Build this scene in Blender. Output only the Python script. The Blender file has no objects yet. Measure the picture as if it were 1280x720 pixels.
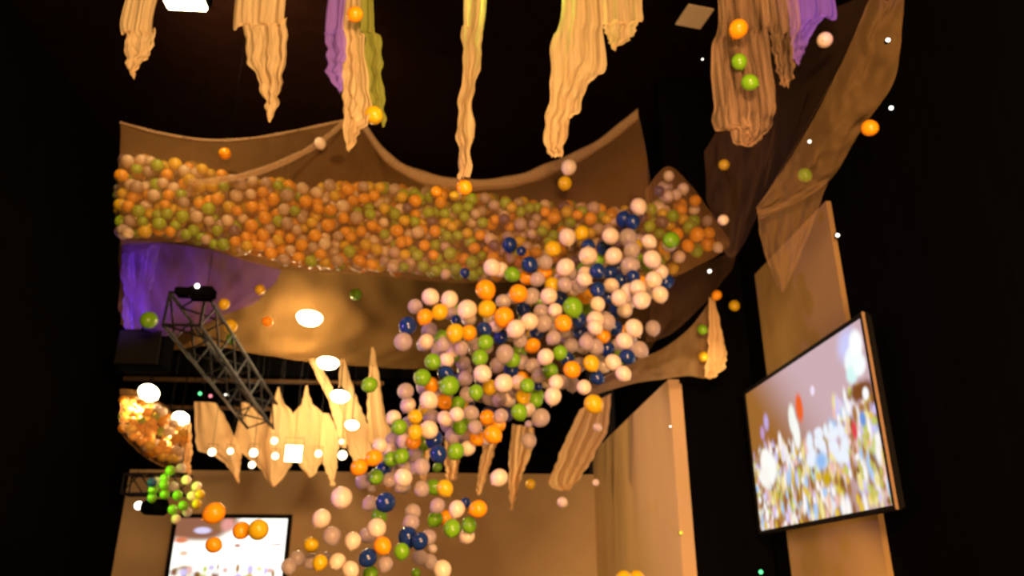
import bpy, bmesh, math, random
from mathutils import Vector, Matrix, noise
random.seed(7)
sc = bpy.context.scene
COL = sc.collection
# ------------------------------------------------------------------ camera
TH, PS, F, CAM = math.radians(21.4), math.radians(4.4), 970.0, Vector((0, 0, 1.6))
FW = Vector((math.sin(PS)*math.cos(TH), math.cos(PS)*math.cos(TH), math.sin(TH)))
RT = Vector((math.cos(PS), -math.sin(PS), 0)); UP = RT.cross(FW)
cd = bpy.data.cameras.new('camera'); cam = bpy.data.objects.new('camera', cd); COL.objects.link(cam)
cd.sensor_width = 36; cd.lens = F/1280*36; cd.clip_end = 200
cd.dof.use_dof = True; cd.dof.focus_distance = 3.6; cd.dof.aperture_fstop = 1.7
cam.location = CAM; cam.rotation_euler = FW.to_track_quat('-Z', 'Y').to_euler()
sc.camera = cam

def ray(u, v): return FW + RT*((u-640)/F) + UP*((360-v)/F)
def at(u, v, Y):
    d = ray(u, v); return CAM + d*(Y/d.y)
def depth(p): return (p-CAM).dot(FW)
def pix(p):
    d = p-CAM; z = d.dot(FW); return 640+F*d.dot(RT)/z, 360-F*d.dot(UP)/z

# ------------------------------------------------------------------ materials
def nodes(name):
    m = bpy.data.materials.new(name); m.use_nodes = True
    nt = m.node_tree; nt.nodes.clear()
    return m, nt, nt.nodes.new('ShaderNodeOutputMaterial')
def N(nt, t, **kw):
    n = nt.nodes.new(t)
    for k, v in kw.items(): setattr(n, k, v)
    return n
def vary(nt, c, scale, amt, stretch=None):
    """noise-varied colour output"""
    tc = N(nt, 'ShaderNodeTexCoord'); nz = N(nt, 'ShaderNodeTexNoise'); nz.inputs['Scale'].default_value = scale
    nz.inputs['Detail'].default_value = 4
    if stretch:
        mp = N(nt, 'ShaderNodeMapping'); mp.inputs['Scale'].default_value = stretch
        nt.links.new(tc.outputs['Object'], mp.inputs['Vector']); nt.links.new(mp.outputs['Vector'], nz.inputs['Vector'])
    else: nt.links.new(tc.outputs['Object'], nz.inputs['Vector'])
    mx = N(nt, 'ShaderNodeMix', data_type='RGBA')
    mx.inputs['A'].default_value = tuple(max(0, x*(1-amt)) for x in c)+(1,)
    mx.inputs['B'].default_value = tuple(min(1, x*(1+amt)) for x in c)+(1,)
    nt.links.new(nz.outputs['Fac'], mx.inputs['Factor'])
    return mx.outputs['Result'], nz.outputs['Fac']
def solid(name, c, rough=.6, metal=0, scale=3, amt=.15, stretch=None, spec=.5):
    m, nt, out = nodes(name); b = N(nt, 'ShaderNodeBsdfPrincipled')
    col, _ = vary(nt, c, scale, amt, stretch)
    nt.links.new(col, b.inputs['Base Color']); b.inputs['Roughness'].default_value = rough
    b.inputs['Metallic'].default_value = metal; b.inputs['Specular IOR Level'].default_value = spec
    nt.links.new(b.outputs[0], out.inputs[0]); return m
def glow(name, c, s):
    m, nt, out = nodes(name); e = N(nt, 'ShaderNodeEmission')
    e.inputs[0].default_value = c+(1,); e.inputs[1].default_value = s
    nt.links.new(e.outputs[0], out.inputs[0]); return m
def cloth(name, c, clear, scale=6, stretch=(1, 1, .12), transl=.45, clear_amt=.12, var=.3):
    """gauze / netting: open weave lets part of the light straight through"""
    m, nt, out = nodes(name)
    col, fac = vary(nt, c, scale, var, stretch)
    d = N(nt, 'ShaderNodeBsdfDiffuse'); t = N(nt, 'ShaderNodeBsdfTranslucent'); tr = N(nt, 'ShaderNodeBsdfTransparent')
    a = N(nt, 'ShaderNodeMixShader'); a.inputs[0].default_value = transl
    nt.links.new(col, d.inputs[0]); nt.links.new(col, t.inputs[0])
    nt.links.new(d.outputs[0], a.inputs[1]); nt.links.new(t.outputs[0], a.inputs[2])
    mr = N(nt, 'ShaderNodeMapRange'); mr.inputs['From Min'].default_value = .3; mr.inputs['From Max'].default_value = .7
    mr.inputs['To Min'].default_value = max(0, clear-clear_amt); mr.inputs['To Max'].default_value = min(1, clear+clear_amt)
    nt.links.new(fac, mr.inputs['Value'])
    b = N(nt, 'ShaderNodeMixShader'); nt.links.new(mr.outputs[0], b.inputs[0])
    nt.links.new(a.outputs[0], b.inputs[1]); nt.links.new(tr.outputs[0], b.inputs[2])
    nt.links.new(b.outputs[0], out.inputs[0]); return m
def latex(name, c, clear=0, rough=.28, amt=.08, transl=.25):
    m, nt, out = nodes(name); b = N(nt, 'ShaderNodeBsdfPrincipled')
    col, _ = vary(nt, c, 5, amt)
    nt.links.new(col, b.inputs['Base Color']); b.inputs['Roughness'].default_value = rough
    t = N(nt, 'ShaderNodeBsdfTranslucent'); nt.links.new(col, t.inputs[0])
    a = N(nt, 'ShaderNodeMixShader'); a.inputs[0].default_value = transl
    nt.links.new(b.outputs[0], a.inputs[1]); nt.links.new(t.outputs[0], a.inputs[2])
    last = a
    if clear:
        tr = N(nt, 'ShaderNodeBsdfTransparent'); tr.inputs[0].default_value = (.95, .93, .95, 1)
        lw = N(nt, 'ShaderNodeLayerWeight'); lw.inputs[0].default_value = .35
        mr = N(nt, 'ShaderNodeMapRange'); mr.inputs['To Min'].default_value = clear; mr.inputs['To Max'].default_value = .12
        nt.links.new(lw.outputs['Facing'], mr.inputs['Value'])
        x = N(nt, 'ShaderNodeMixShader'); nt.links.new(mr.outputs[0], x.inputs[0])
        nt.links.new(a.outputs[0], x.inputs[1]); nt.links.new(tr.outputs[0], x.inputs[2]); last = x
    nt.links.new(last.outputs[0], out.inputs[0]); return m
def attr_mat(name, emit=None):
    m, nt, out = nodes(name); a = N(nt, 'ShaderNodeAttribute', attribute_name='Col')
    if emit:
        b = N(nt, 'ShaderNodeEmission'); b.inputs[1].default_value = emit; nt.links.new(a.outputs['Color'], b.inputs[0])
    else:
        b = N(nt, 'ShaderNodeBsdfPrincipled'); b.inputs['Roughness'].default_value = .3; nt.links.new(a.outputs['Color'], b.inputs['Base Color'])
    nt.links.new(b.outputs[0], out.inputs[0]); return m

M = dict(
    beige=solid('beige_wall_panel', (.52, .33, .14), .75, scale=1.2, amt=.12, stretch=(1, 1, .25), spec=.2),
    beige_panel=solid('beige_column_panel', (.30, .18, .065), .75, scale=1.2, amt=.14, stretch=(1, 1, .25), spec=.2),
    beige_dim=solid('beige_back_wall', (.46, .31, .16), .8, scale=1.0, amt=.14, spec=.2),
    black=solid('black_drape_cloth', (.0022, .002, .002), .95, spec=0, amt=.4, stretch=(4, 4, .2)),
    ceil=solid('dark_ceiling', (.0045, .0022, .0014), .95, spec=0, amt=.4),
    floor=solid('dark_carpet', (.05, .03, .025), .95, scale=20, amt=.3),
    steel=solid('black_truss_metal', (.005, .004, .005), .6, metal=0, amt=.2, spec=.15),
    pipe=solid('bronze_pipe_metal', (.09, .05, .02), .4, metal=.6, amt=.2),
    gold=solid('wood_screen_edge', (.30, .18, .09), .5, amt=.2, stretch=(1, 1, 6)),
    frame=solid('black_screen_frame', (.005, .004, .004), .7, amt=.3, spec=.1),
    box=solid('black_cabinet', (.002, .002, .002), .9, amt=.3, spec=0),
    white=solid('cream_diffuser', (.50, .37, .24), .6, amt=.1),
    gauze=cloth('cream_gauze', (.78, .58, .31), .20, 20, (1, 1, .045), clear_amt=.30),
    gauze_thin=cloth('thin_gauze', (.60, .37, .21), .60, 12, (1, 1, .05), clear_amt=.36),
    gauze_back=cloth('cream_back_gauze', (.88, .60, .30), .03, 9, (1, 1, .06), transl=.5, clear_amt=.03, var=.1),
    net=cloth('balloon_netting', (.42, .215, .075), .66, 2.5, (1, 1, 1), clear_amt=.06),
    net_hem=cloth('netting_hem', (.66, .44, .24), .55, 4, (1, 1, 1)),
    net_back=cloth('rear_netting', (.235, .125, .04), .60, 1.0, (1, 1, 1), transl=.65, clear_amt=.1),
    net_swag=cloth('swag_netting', (.56, .36, .17), .42, 1.6, (1, 1, 1), transl=.5, clear_amt=.12),
    net_right=cloth('right_netting', (.42, .25, .10), .62, 2, (1, 1, .3), clear_amt=.1),
    net_dim=cloth('dim_netting', (.40, .22, .12), .88, 2, (1, 1, .3), clear_amt=.04),
    violet_light_tint=cloth('gauze_tinted_violet_light', (.36, .20, .85), .3, 6, clear_amt=.15),  # violet stage light put into the gauze's own colour
    violet_light_net=cloth('netting_tinted_violet_light', (.12, .05, .22), .42, 3, (1, 1, .2), clear_amt=.14),  # violet light on the rear net put into this sheet's colour
    green_light_tint=cloth('gauze_tinted_green_light', (.36, .38, .08), .25, 10, (1, 1, .06), clear_amt=.15),  # green stage light put into the gauze's own colour
    lamp=glow('lamp_lens', (1, .82, .45), 22),
    lamp_soft=glow('lamp_lens_soft', (1, .8, .5), 4),
    led_white=glow('white_pilot', (1, .95, .8), 4),
    led_green=glow('green_pilot', (.15, 1, .35), 2),
    led_red=glow('red_pilot', (1, .25, .3), 1.6),
    led_yellow=glow('yellow_pilot', (1, .7, .05), 1.6),
    pic=attr_mat('screen_picture', 1.0), heap=attr_mat('heap_latex'),
)
RGB = dict(W=(.86, .68, .52), O=(.95, .385, .005), Y=(.74, .47, .01), G=(.20, .44, .012), B=(.008, .028, .15), C=(.60, .47, .44))
BM = dict(W=latex('white_latex', RGB['W']), O=latex('orange_latex', RGB['O']), Y=latex('yellow_latex', RGB['Y']),
          G=latex('green_latex', RGB['G']), B=latex('blue_latex', RGB['B'], rough=.15, transl=.05),
          C=latex('clear_latex', RGB['C'], clear=.45, rough=.15))

# ------------------------------------------------------------------ object helpers
def link(name, me, mat=None, parent=None):
    o = bpy.data.objects.new(name, me); COL.objects.link(o)
    if mat is not None and me is not None and not me.materials: me.materials.append(mat)
    if parent is not None: o.parent = parent; o.matrix_parent_inverse = Matrix.Translation(-parent.location)
    return o
def tag(o, label, cat, group=None, kind=None):
    o['label'] = label; o['category'] = cat
    if group: o['group'] = group
    if kind: o['kind'] = kind
    return o
def thing(name, loc, label, cat, group=None):
    o = bpy.data.objects.new(name, None); COL.objects.link(o); o.location = loc; o.empty_display_size = .1
    return tag(o, label, cat, group)
def mesh(bm, name, smooth=False):
    me = bpy.data.meshes.new(name); bm.to_mesh(me); bm.free()
    if smooth:
        for p in me.polygons: p.use_smooth = True
    return me
def boxbm(bm, c, s, rot=None):
    m = Matrix.Translation(c) @ (rot.to_4x4() if rot else Matrix()) @ Matrix.Diagonal((*s, 1))
    bmesh.ops.create_cube(bm, size=1, matrix=m)
def box(name, c, s, mat, parent=None, rot=None, bevel=0):
    bm = bmesh.new(); boxbm(bm, (0, 0, 0), s, rot)
    if bevel: bmesh.ops.bevel(bm, geom=bm.edges[:], offset=bevel, segments=2, affect='EDGES')
    o = link(name, mesh(bm, name), mat)
    if parent is not None: o.parent = parent; o.location = Vector(c)-parent.location
    else: o.location = c
    return o
def tubebm(bm, a, b, r, seg=8, r2=None):
    a, b = Vector(a), Vector(b); d = b-a
    m = Matrix.Translation((a+b)/2) @ d.to_track_quat('Z', 'Y').to_matrix().to_4x4()
    bmesh.ops.create_cone(bm, cap_ends=True, segments=seg, radius1=r, radius2=r if r2 is None else r2, depth=d.length, matrix=m)
def tube(name, a, b, r, mat, parent=None, seg=8, r2=None):
    bm = bmesh.new(); tubebm(bm, a, b, r, seg, r2)
    return link(name, mesh(bm, name, False), mat, parent)
def lathe(bm, prof, seg=20, m=Matrix()):
    rings = []
    for r, z in prof:
        rings.append([bm.verts.new(m @ Vector((r*math.cos(2*math.pi*k/seg), r*math.sin(2*math.pi*k/seg), z))) for k in range(seg)])
    for a, b in zip(rings, rings[1:]):
        for k in range(seg): bm.faces.new((a[k], a[(k+1) % seg], b[(k+1) % seg], b[k]))
    bm.faces.new(rings[0][::-1]); bm.faces.new(rings[-1])

# ------------------------------------------------------------------ room shell
def wall(name, c, s, mat):
    o = box(name, c, s, mat); o['kind'] = 'structure'; return o
wall('floor', (-2, 10, -.1), (18, 40, .2), M['floor'])
wall('ceiling', (-2, 10, 14.6), (18, 40, .2), M['ceil'])
wall('wall_back', (-2.8, 27.15, 2.69), (15.6, .3, 5.38), M['beige_dim'])
wall('wall_back_upper', (-2.8, 28.6, 9.9), (15.6, .3, 9.2), M['black'])
wall('trim_1', (-2.8, 27.9, 5.31), (15.6, 1.2, .1), M['black'])
wall('wall_left', (-10.75, 10, 7.2), (.3, 37, 14.6), M['black'])
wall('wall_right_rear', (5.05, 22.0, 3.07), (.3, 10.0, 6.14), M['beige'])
wall('wall_right_rear_upper', (5.9, 22.0, 10.3), (.3, 10.0, 8.4), M['black'])
wall('trim_2', (5.5, 22.0, 6.09), (.7, 10.0, .1), M['black'])
wall('wall_right_step', (6.05, 17.12, 7.2), (1.7, .2, 14.6), M['black'])
wall('wall_right_front', (7.05, 3.7, 7.2), (.25, 26.8, 14.6), M['black'])
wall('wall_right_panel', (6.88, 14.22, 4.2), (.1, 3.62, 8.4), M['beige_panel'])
wall('wall_front', (-2, -9.8, 7.2), (18, .3, 14.6), M['black'])

# ------------------------------------------------------------------ lofted cloth
def cr(P, t):
    n = len(P)-1
    if n == 1: return P[0].lerp(P[1], t)
    x = min(max(t*n, 0), n-1e-6); i = int(x); f = x-i
    p0, p1, p2, p3 = P[max(i-1, 0)], P[i], P[i+1], P[min(i+2, n)]
    return .5*((2*p1)+(-p0+p2)*f+(2*p0-5*p1+4*p2-p3)*f*f+(-p0+3*p1-3*p2+p3)*f**3)
def grid_mesh(fn, nu, nv, name):
    bm = bmesh.new(); V = [[bm.verts.new(fn(i/nu, j/nv)) for i in range(nu+1)] for j in range(nv+1)]
    for j in range(nv):
        for i in range(nu): bm.faces.new((V[j][i], V[j][i+1], V[j+1][i+1], V[j+1][i]))
    return mesh(bm, name, True)
def sheet(name, rows, mat, parent=None, nu=90, nv=30, wave=.12, freq=3.0, seed=0):
    """rows: polylines of (u, v, Y) from top to bottom"""
    R = [[at(*p) for p in r] for r in rows]
    def fn(s, t):
        p = cr([cr(r, s) for r in R], t)
        k = math.sin(math.pi*t)*.8+.2
        n = noise.noise(Vector((s*freq*3+seed, t*freq+seed*1.7, seed)))+.5*noise.noise(Vector((s*freq*9, t*freq*2, seed+5)))
        return p+Vector((0, wave*k*n, wave*.35*k*n))
    return link(name, grid_mesh(fn, nu, nv, name), mat, parent)
def drape(name, L, Rr, Y, mat, folds=2.6, amp=.05, seed=0, parent=None, nu=44, nv=60, rag=.055, top=None):
    """hanging cloth between a left and a right edge given in picture points; folded in depth"""
    A = [at(u, v, Y) for u, v in L]; B = [at(u, v, Y) for u, v in Rr]
    if top is not None:
        for E in (A, B):
            d = (E[0]-E[1]); h = top-E[0].z
            E.insert(0, E[0]+Vector((d.x*.15, 0, h)))
    def fn(s, t):
        a, b = cr(A, t), cr(B, t); p = a.lerp(b, s)
        w = (b-a).length
        ph = 2*math.pi*(folds*s)+seed+1.6*noise.noise(Vector((t*2.2, seed, s*1.5)))
        d = amp*min(1, w/.35)*(.7*math.sin(ph)+.35*math.sin(2.3*ph+seed*2+t*3)+.9*noise.noise(Vector((s*3.2, t*3.5, seed+3))))
        e = rag*noise.noise(Vector((t*16, seed+s*2, 9.3)))*(.3+t)
        return p+Vector((e+.25*d*math.cos(ph)*math.sin(math.pi*s), d, rag*1.5*noise.noise(Vector((s*9, seed, 2)))*t))
    return link(name, grid_mesh(fn, nu, nv, name), mat, parent)

# --- top row of gauze drapes hanging from the ceiling (nearest the camera)
G1 = 'gauze drapes hanging from the ceiling in front'
def top_drape(L, R, Y, label, mat='gauze', **k):
    return tag(drape('gauze_drape', L, R, Y, M[mat], top=14.3, **k), label, 'drape', G1)
top_drape([(154, 0), (156, 40), (157, 75), (165, 95)], [(199, 0), (194, 40), (191, 66), (179, 76), (168, 95)], 9.0,
          'cream gauze drape with frayed end, leftmost of those hanging at the top', seed=1)
top_drape([(292, 0), (302, 30), (307, 50), (308, 75), (318, 90), (326, 113), (333, 132), (335, 152)],
          [(357, 0), (359, 25), (358, 70), (354, 105), (346, 130), (337, 152)], 9.0,
          'cream yellow gauze drape tapering to a point, right of the ceiling lamp', seed=2)
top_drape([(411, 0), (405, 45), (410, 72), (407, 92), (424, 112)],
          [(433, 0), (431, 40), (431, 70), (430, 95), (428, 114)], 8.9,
          'violet lit gauze flap at the left side of a cream drape', 'violet_light_tint', seed=3.3, folds=1.6)  # lit part of the cream drape split off, violet light in its colour
top_drape([(430, 0), (428, 45), (427, 72), (426, 92), (427, 110), (430, 145), (432, 185)],
          [(452, 0), (456, 50), (461, 110), (462, 155), (450, 168), (440, 187)], 9.0,
          'cream gauze drape between a violet lit flap and a yellow green lit strip', seed=3, folds=2.5)
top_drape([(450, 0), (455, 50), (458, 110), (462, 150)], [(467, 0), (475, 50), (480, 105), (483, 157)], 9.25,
          'narrow yellow green lit gauze drape, third strip of the violet and cream cluster', 'green_light_tint', seed=3.6, folds=1.5)  # lit edge of the cream drape split off, green light in its colour
top_drape([(580, 0), (577, 40), (578, 90), (573, 140), (571, 190), (573, 224)],
          [(607, 0), (603, 40), (600, 80), (592, 120), (591, 170), (587, 222)], 9.4,
          'long thin cream gauze drape hanging alone at top centre', seed=4, folds=1.7, amp=.07)
top_drape([(702, 0), (690, 50), (687, 100), (682, 150), (683, 188), (692, 196)],
          [(752, 0), (754, 40), (757, 88), (744, 96), (733, 112), (724, 142), (712, 148), (709, 175), (700, 195)], 9.2,
          'wide cream gauze drape with greenish left edge and stepped hem', seed=5, folds=3)
top_drape([(751, 0), (754, 28), (758, 45), (766, 60)], [(803, 0), (797, 30), (787, 50), (768, 60)], 9.5,
          'short rounded gauze drape joining the right of the stepped hem drape', seed=6, folds=2)
top_drape([(897, 0), (890, 60), (891, 120), (894, 157), (912, 160), (919, 176), (930, 181)],
          [(962, 0), (962, 40), (971, 120), (963, 160), (950, 176), (936, 182)], 9.0,
          'see-through net drape holding orange and green balloons at upper right', 'gauze_thin', seed=7, folds=4, amp=.08)
top_drape([(957, 0), (964, 50), (972, 90), (978, 106)], [(1000, 0), (994, 50), (991, 95), (983, 108)], 9.2,
          'thin brownish net drape between the balloon holding drape and the violet lit one', 'gauze_thin', seed=8, folds=2.2)
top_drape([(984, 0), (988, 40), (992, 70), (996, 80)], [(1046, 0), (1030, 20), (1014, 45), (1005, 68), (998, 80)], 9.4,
          'violet lit gauze drape at the far upper right of the row', 'violet_light_tint', seed=9, folds=3)  # its violet light comes from the tinted gauze colour

# --- the long balloon net (bag) with its hems
bn = sheet('balloon_net', [
    [(150, 152, 15), (200, 165, 15), (260, 174, 15), (320, 171, 15), (380, 160, 15), (430, 149, 15), (452, 152, 15), (480, 190, 15), (520, 215, 15), (575, 226, 15), (640, 222, 15), (690, 205, 15), (745, 178, 15), (797, 140, 15)],
    [(150, 205, 14.5), (200, 212, 14.5), (260, 222, 14.5), (320, 220, 14.5), (380, 215, 14.5), (430, 212, 14.5), (470, 225, 14.5), (500, 245, 14.5), (540, 260, 14.5), (600, 266, 14.5), (650, 262, 14.5), (700, 252, 14.5), (750, 235, 14.5), (808, 200, 14.6)],
    [(150, 270, 14.4), (200, 275, 14.3), (260, 285, 14.3), (320, 300, 14.3), (380, 308, 14.3), (430, 312, 14.3), (470, 315, 14.3), (520, 322, 14.3), (570, 326, 14.3), (620, 328, 14.3), (670, 325, 14.3), (720, 320, 14.4), (770, 312, 14.5), (815, 270, 14.7)],
    [(150, 306, 15.1), (200, 302, 15.1), (240, 305, 15.1), (290, 322, 15.1), (350, 336, 15.1), (410, 341, 15.1), (470, 344, 15.1), (530, 351, 15.1), (600, 354, 15.1), (650, 352, 15.1), (700, 350, 15.1), (740, 350, 15.1), (790, 350, 15.2), (840, 340, 15.3)],
    [(150, 290, 16.6), (200, 288, 16.6), (240, 290, 16.6), (290, 305, 16.6), (350, 315, 16.6), (410, 320, 16.6), (470, 325, 16.6), (530, 330, 16.6), (600, 330, 16.6), (650, 330, 16.6), (700, 330, 16.6), (740, 325, 16.6), (790, 315, 16.6), (840, 300, 16.6)],
], M['net'], nu=160, nv=44, wave=.16, seed=2)
tag(bn, 'long brown see-through net bag full of mixed balloons, slung across under the ceiling', 'net')
def strip(name, pts, mat, parent, w=8, nu=60):
    P = [at(u, v, Y) for u, v, Y in pts]
    def fn(s, t):
        p = cr(P, s); a = 2*math.pi*t; r = w/2*depth(p)/F*(1+.35*noise.noise(Vector((s*11, 3, w))))
        return p+UP*(r*math.sin(a))+FW*(r*math.cos(a)*.6)
    return link(name, grid_mesh(fn, nu, 8, name), mat, parent)
strip('top_hem', [(452, 153, 14.95), (480, 193, 14.9), (520, 219, 14.9), (575, 231, 14.9), (640, 227, 14.9), (690, 210, 14.9), (745, 183, 14.9), (797, 143, 14.95)], M['net_hem'], bn, 16)
strip('gathered_fold', [(236, 229, 14.35), (270, 226, 14.3), (315, 217, 14.3), (360, 200, 14.35), (400, 178, 14.6), (432, 151, 14.9)], M['net_hem'], bn, 9)
strip('top_hem', [(150, 153, 14.95), (200, 166, 14.9), (260, 175, 14.9), (320, 172, 14.9), (380, 161, 14.9), (432, 150, 14.95)], M['net_hem'], bn, 3)
strip('side_hem', [(797, 141, 14.95), (808, 195, 14.6), (815, 255, 14.65)], M['net_hem'], bn, 3)
sheet('dimming_net_end', [  # veil added over the pile end to dim its balloons
    [(806, 238, 14.5), (834, 208, 14.4), (862, 230, 14.4), (886, 262, 14.4), (912, 300, 14.5)],
    [(810, 290, 14.4), (838, 268, 14.3), (862, 275, 14.3), (886, 295, 14.3), (912, 304, 14.4)],
    [(814, 350, 14.6), (845, 345, 14.5), (870, 333, 14.5), (892, 322, 14.5), (912, 308, 14.6)]], M['net'], bn, 30, 16, .06, seed=33)
for u, v in ((432, 150), (797, 141)):
    p = at(u, v, 14.95); tube('hanging_cord', p, (p.x, p.y, 14.5), .012, M['black'], bn, 6)

# --- rear net (already emptied) hanging behind the cascade
tag(sheet('rear_net', [
    [(150, 285, 18), (230, 288, 18), (300, 305, 18), (380, 315, 18), (470, 320, 18), (560, 325, 18), (650, 325, 18), (730, 325, 18), (800, 325, 18), (850, 320, 18)],
    [(150, 370, 17.6), (230, 375, 17.6), (300, 385, 17.6), (380, 398, 17.6), (470, 405, 17.6), (560, 412, 17.6), (650, 420, 17.6), (730, 415, 17.6), (800, 395, 17.6), (850, 375, 17.7)],
    [(150, 405, 17.8), (205, 436, 17.8), (260, 432, 17.8), (330, 444, 17.8), (400, 454, 17.8), (470, 459, 17.8), (560, 464, 17.8), (650, 470, 17.8), (740, 460, 17.8), (812, 438, 17.8)],
], M['net_back'], nu=120, nv=30, wave=.3, seed=11), 'wide sagging brown net sheet hanging below and behind the balloon net', 'net')
tag(sheet('swag_net', [
    [(740, 478, 16.3), (790, 452, 16.3), (828, 436, 16.3), (860, 412, 16.3), (878, 390, 16.3), (887, 374, 16.3)],
    [(738, 486, 16.1), (790, 468, 16.1), (828, 456, 16.1), (862, 445, 16.1), (882, 440, 16.1), (893, 425, 16.1)],
    [(736, 496, 16.15), (790, 480, 16.15), (830, 474, 16.15), (860, 470, 16.15), (880, 473, 16.15), (893, 470, 16.15)],
], M['net_swag'], nu=60, nv=20, wave=.12, seed=14), 'brown net swag drooping right of the cascade, tied up at its right end', 'net')
tag(drape('gauze_tail', [(886, 372), (885, 410), (883, 445), (881, 470), (886, 473)], [(892, 372), (901, 410), (906, 440), (906, 458), (892, 473)], 15.9, M['gauze_back'], folds=2, amp=.06, seed=4),
    'bright cream gauze tail hanging at the right end of the brown swag', 'drape')
# gauze at far left, violet light put into its colour
tag(drape('gauze_drape', [(154, 318), (156, 360), (158, 420)], [(200, 305), (190, 350), (186, 410)], 17.2, M['violet_light_tint'], folds=2.5, amp=.1, seed=5),
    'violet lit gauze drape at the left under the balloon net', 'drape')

tag(sheet('violet_light_net', [  # sheet added to carry the violet light on the rear net
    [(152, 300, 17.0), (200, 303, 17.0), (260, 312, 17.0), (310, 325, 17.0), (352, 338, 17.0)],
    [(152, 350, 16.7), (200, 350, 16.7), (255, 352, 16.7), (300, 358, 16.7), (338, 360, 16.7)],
    [(168, 404, 16.8), (205, 420, 16.8), (240, 412, 16.8), (275, 396, 16.8), (318, 380, 16.8)]], M['violet_light_net'], nu=50, nv=20, wave=.18, seed=41),
    'sheer dark violet lit net hanging behind the near end of the long truss', 'net')
# --- nets on the right
tag(sheet('side_net', [
    [(1092, -14, 8.6), (1062, 58, 9.0), (1022, 138, 9.8), (985, 202, 10.5), (945, 260, 11.0)],
    [(1110, 0, 8.4), (1085, 80, 8.9), (1045, 165, 9.6), (1003, 228, 10.4), (946, 268, 11.0)],
    [(1130, -20, 8.3), (1120, 92, 8.7), (1075, 165, 9.5), (1030, 232, 10.4), (950, 274, 11.0)],
], M['net_right'], nu=60, nv=24, wave=.22, seed=21), 'brown net swept diagonally down from the upper right corner', 'net')
tag(sheet('net_tail', [
    [(946, 262, 11.4), (970, 258, 11.2), (1000, 240, 11.0), (1036, 222, 10.7)],
    [(953, 308, 11.4), (968, 312, 11.2), (990, 305, 11.0), (1018, 276, 10.8)],
    [(972, 360, 11.4), (976, 364, 11.3), (980, 364, 11.2), (984, 356, 11.1)],
], M['net_right'], nu=40, nv=24, wave=.14, seed=23), 'pointed brown net tail hanging over the top of the beige wall panel', 'net')
tag(sheet('dim_net', [
    [(880, 190, 12.6), (930, 110, 12.4), (985, 40, 11.6), (1092, -10, 9.1)],
    [(885, 250, 12.6), (930, 210, 12.4), (985, 150, 11.4), (1060, 62, 9.5)],
    [(893, 296, 12.6), (915, 322, 12.5), (936, 292, 11.9), (948, 262, 11.5)],
], M['net_dim'], nu=50, nv=30, wave=.25, seed=25), 'very dim dark brown net between the balloon pile end and the diagonal net', 'net')
tag(sheet('dim_net', [
    [(815, 352, 15.6), (850, 340, 15.6), (890, 325, 15.6), (922, 312, 15.6)],
    [(812, 395, 15.6), (850, 390, 15.6), (885, 360, 15.6), (915, 335, 15.6)],
    [(806, 430, 15.6), (838, 418, 15.6), (868, 392, 15.6), (893, 366, 15.6)],
], M['net_dim'], nu=40, nv=16, wave=.15, seed=27), 'dim brown net patch under the right end of the balloon pile', 'net')

# --- rear row of gauze drapes near the back wall
G2 = 'gauze drapes hanging near the back wall'
def back_drape(L, R, label, Y=21.5, **k):
    return tag(drape('gauze_drape', L, R, Y, M['gauze_back'], k.pop('folds', 1.3), k.pop('amp', .03), **k), label, 'drape', G2)
back_drape([(243, 502), (244, 540), (247, 562), (268, 570), (286, 585), (297, 603)], [(269, 503), (282, 522), (292, 545), (301, 562), (301, 580), (299, 603)],
           'broad flat-topped cream drape, leftmost of the back row', seed=1)
back_drape([(302, 503), (297, 530), (293, 550), (304, 568), (325, 586), (339, 608)], [(310, 503), (326, 520), (339, 538), (344, 560), (346, 582), (342, 608)],
           'cream drape crossed at its top by the far end of the truss', seed=2, Y=21.8)
back_drape([(347, 484), (341, 507), (336, 530), (333, 555), (334, 582), (341, 607)], [(349, 484), (355, 503), (368, 520), (370, 548), (368, 576), (345, 607)],
           'sharp peaked cream drape left of the square bright light', seed=3)
back_drape([(382, 482), (377, 504), (366, 520), (365, 548), (369, 576), (387, 596)], [(384, 482), (390, 503), (404, 519), (406, 548), (404, 573), (391, 596)],
           'sharp peaked cream drape directly behind the square bright light', seed=4, Y=21.7)
back_drape([(400, 516), (400, 536), (400, 556), (403, 575), (410, 592), (414, 607)], [(411, 517), (420, 535), (423, 552), (422, 572), (420, 590), (417, 607)],
           'short cream drape with an orange tip, right of the square bright light', seed=5)
back_drape([(425, 450), (423, 485), (422, 520), (432, 552), (440, 575), (446, 594)], [(430, 448), (440, 478), (450, 508), (459, 530), (464, 565), (456, 594)],
           'tall glowing yellow spike of gauze under the two bright lamps', seed=6)
back_drape([(386, 449), (398, 475), (412, 505), (420, 535), (427, 560)], [(394, 448), (408, 470), (422, 500), (431, 530), (432, 560)],
           'slim brownish gauze strap slanting down towards the tall glowing spike', seed=7, Y=21.2, folds=1.2, amp=.05)
back_drape([(464, 434), (461, 470), (459, 510), (462, 550), (480, 590)], [(467, 434), (474, 468), (480, 510), (490, 550), (496, 592)],
           'tall slim gauze spike just right of the glowing one', seed=8, folds=2)
back_drape([(520, 545), (524, 575), (528, 608)], [(540, 545), (536, 575), (532, 608)], 'thin gauze tail showing between balloons in the narrow of cascade', seed=9, folds=1.5, amp=.07)
back_drape([(556, 545), (556, 575), (558, 600)], [(574, 545), (574, 575), (570, 600)], 'short gauze tail directly right of the cascade narrow', seed=10, folds=1.5, amp=.07)
back_drape([(606, 520), (604, 555), (598, 590), (596, 618)], [(634, 520), (621, 555), (610, 590), (600, 618)], 'slim curved gauze tail hanging under an orange balloon, left of a lone white balloon', seed=11, folds=1.5, amp=.08)
back_drape([(641, 530), (637, 565), (636, 605), (638, 637)], [(668, 535), (664, 565), (652, 595), (641, 637)], 'long gauze tail with bright yellow top, right of a lone white balloon', seed=12, folds=1.8, amp=.08)
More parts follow.
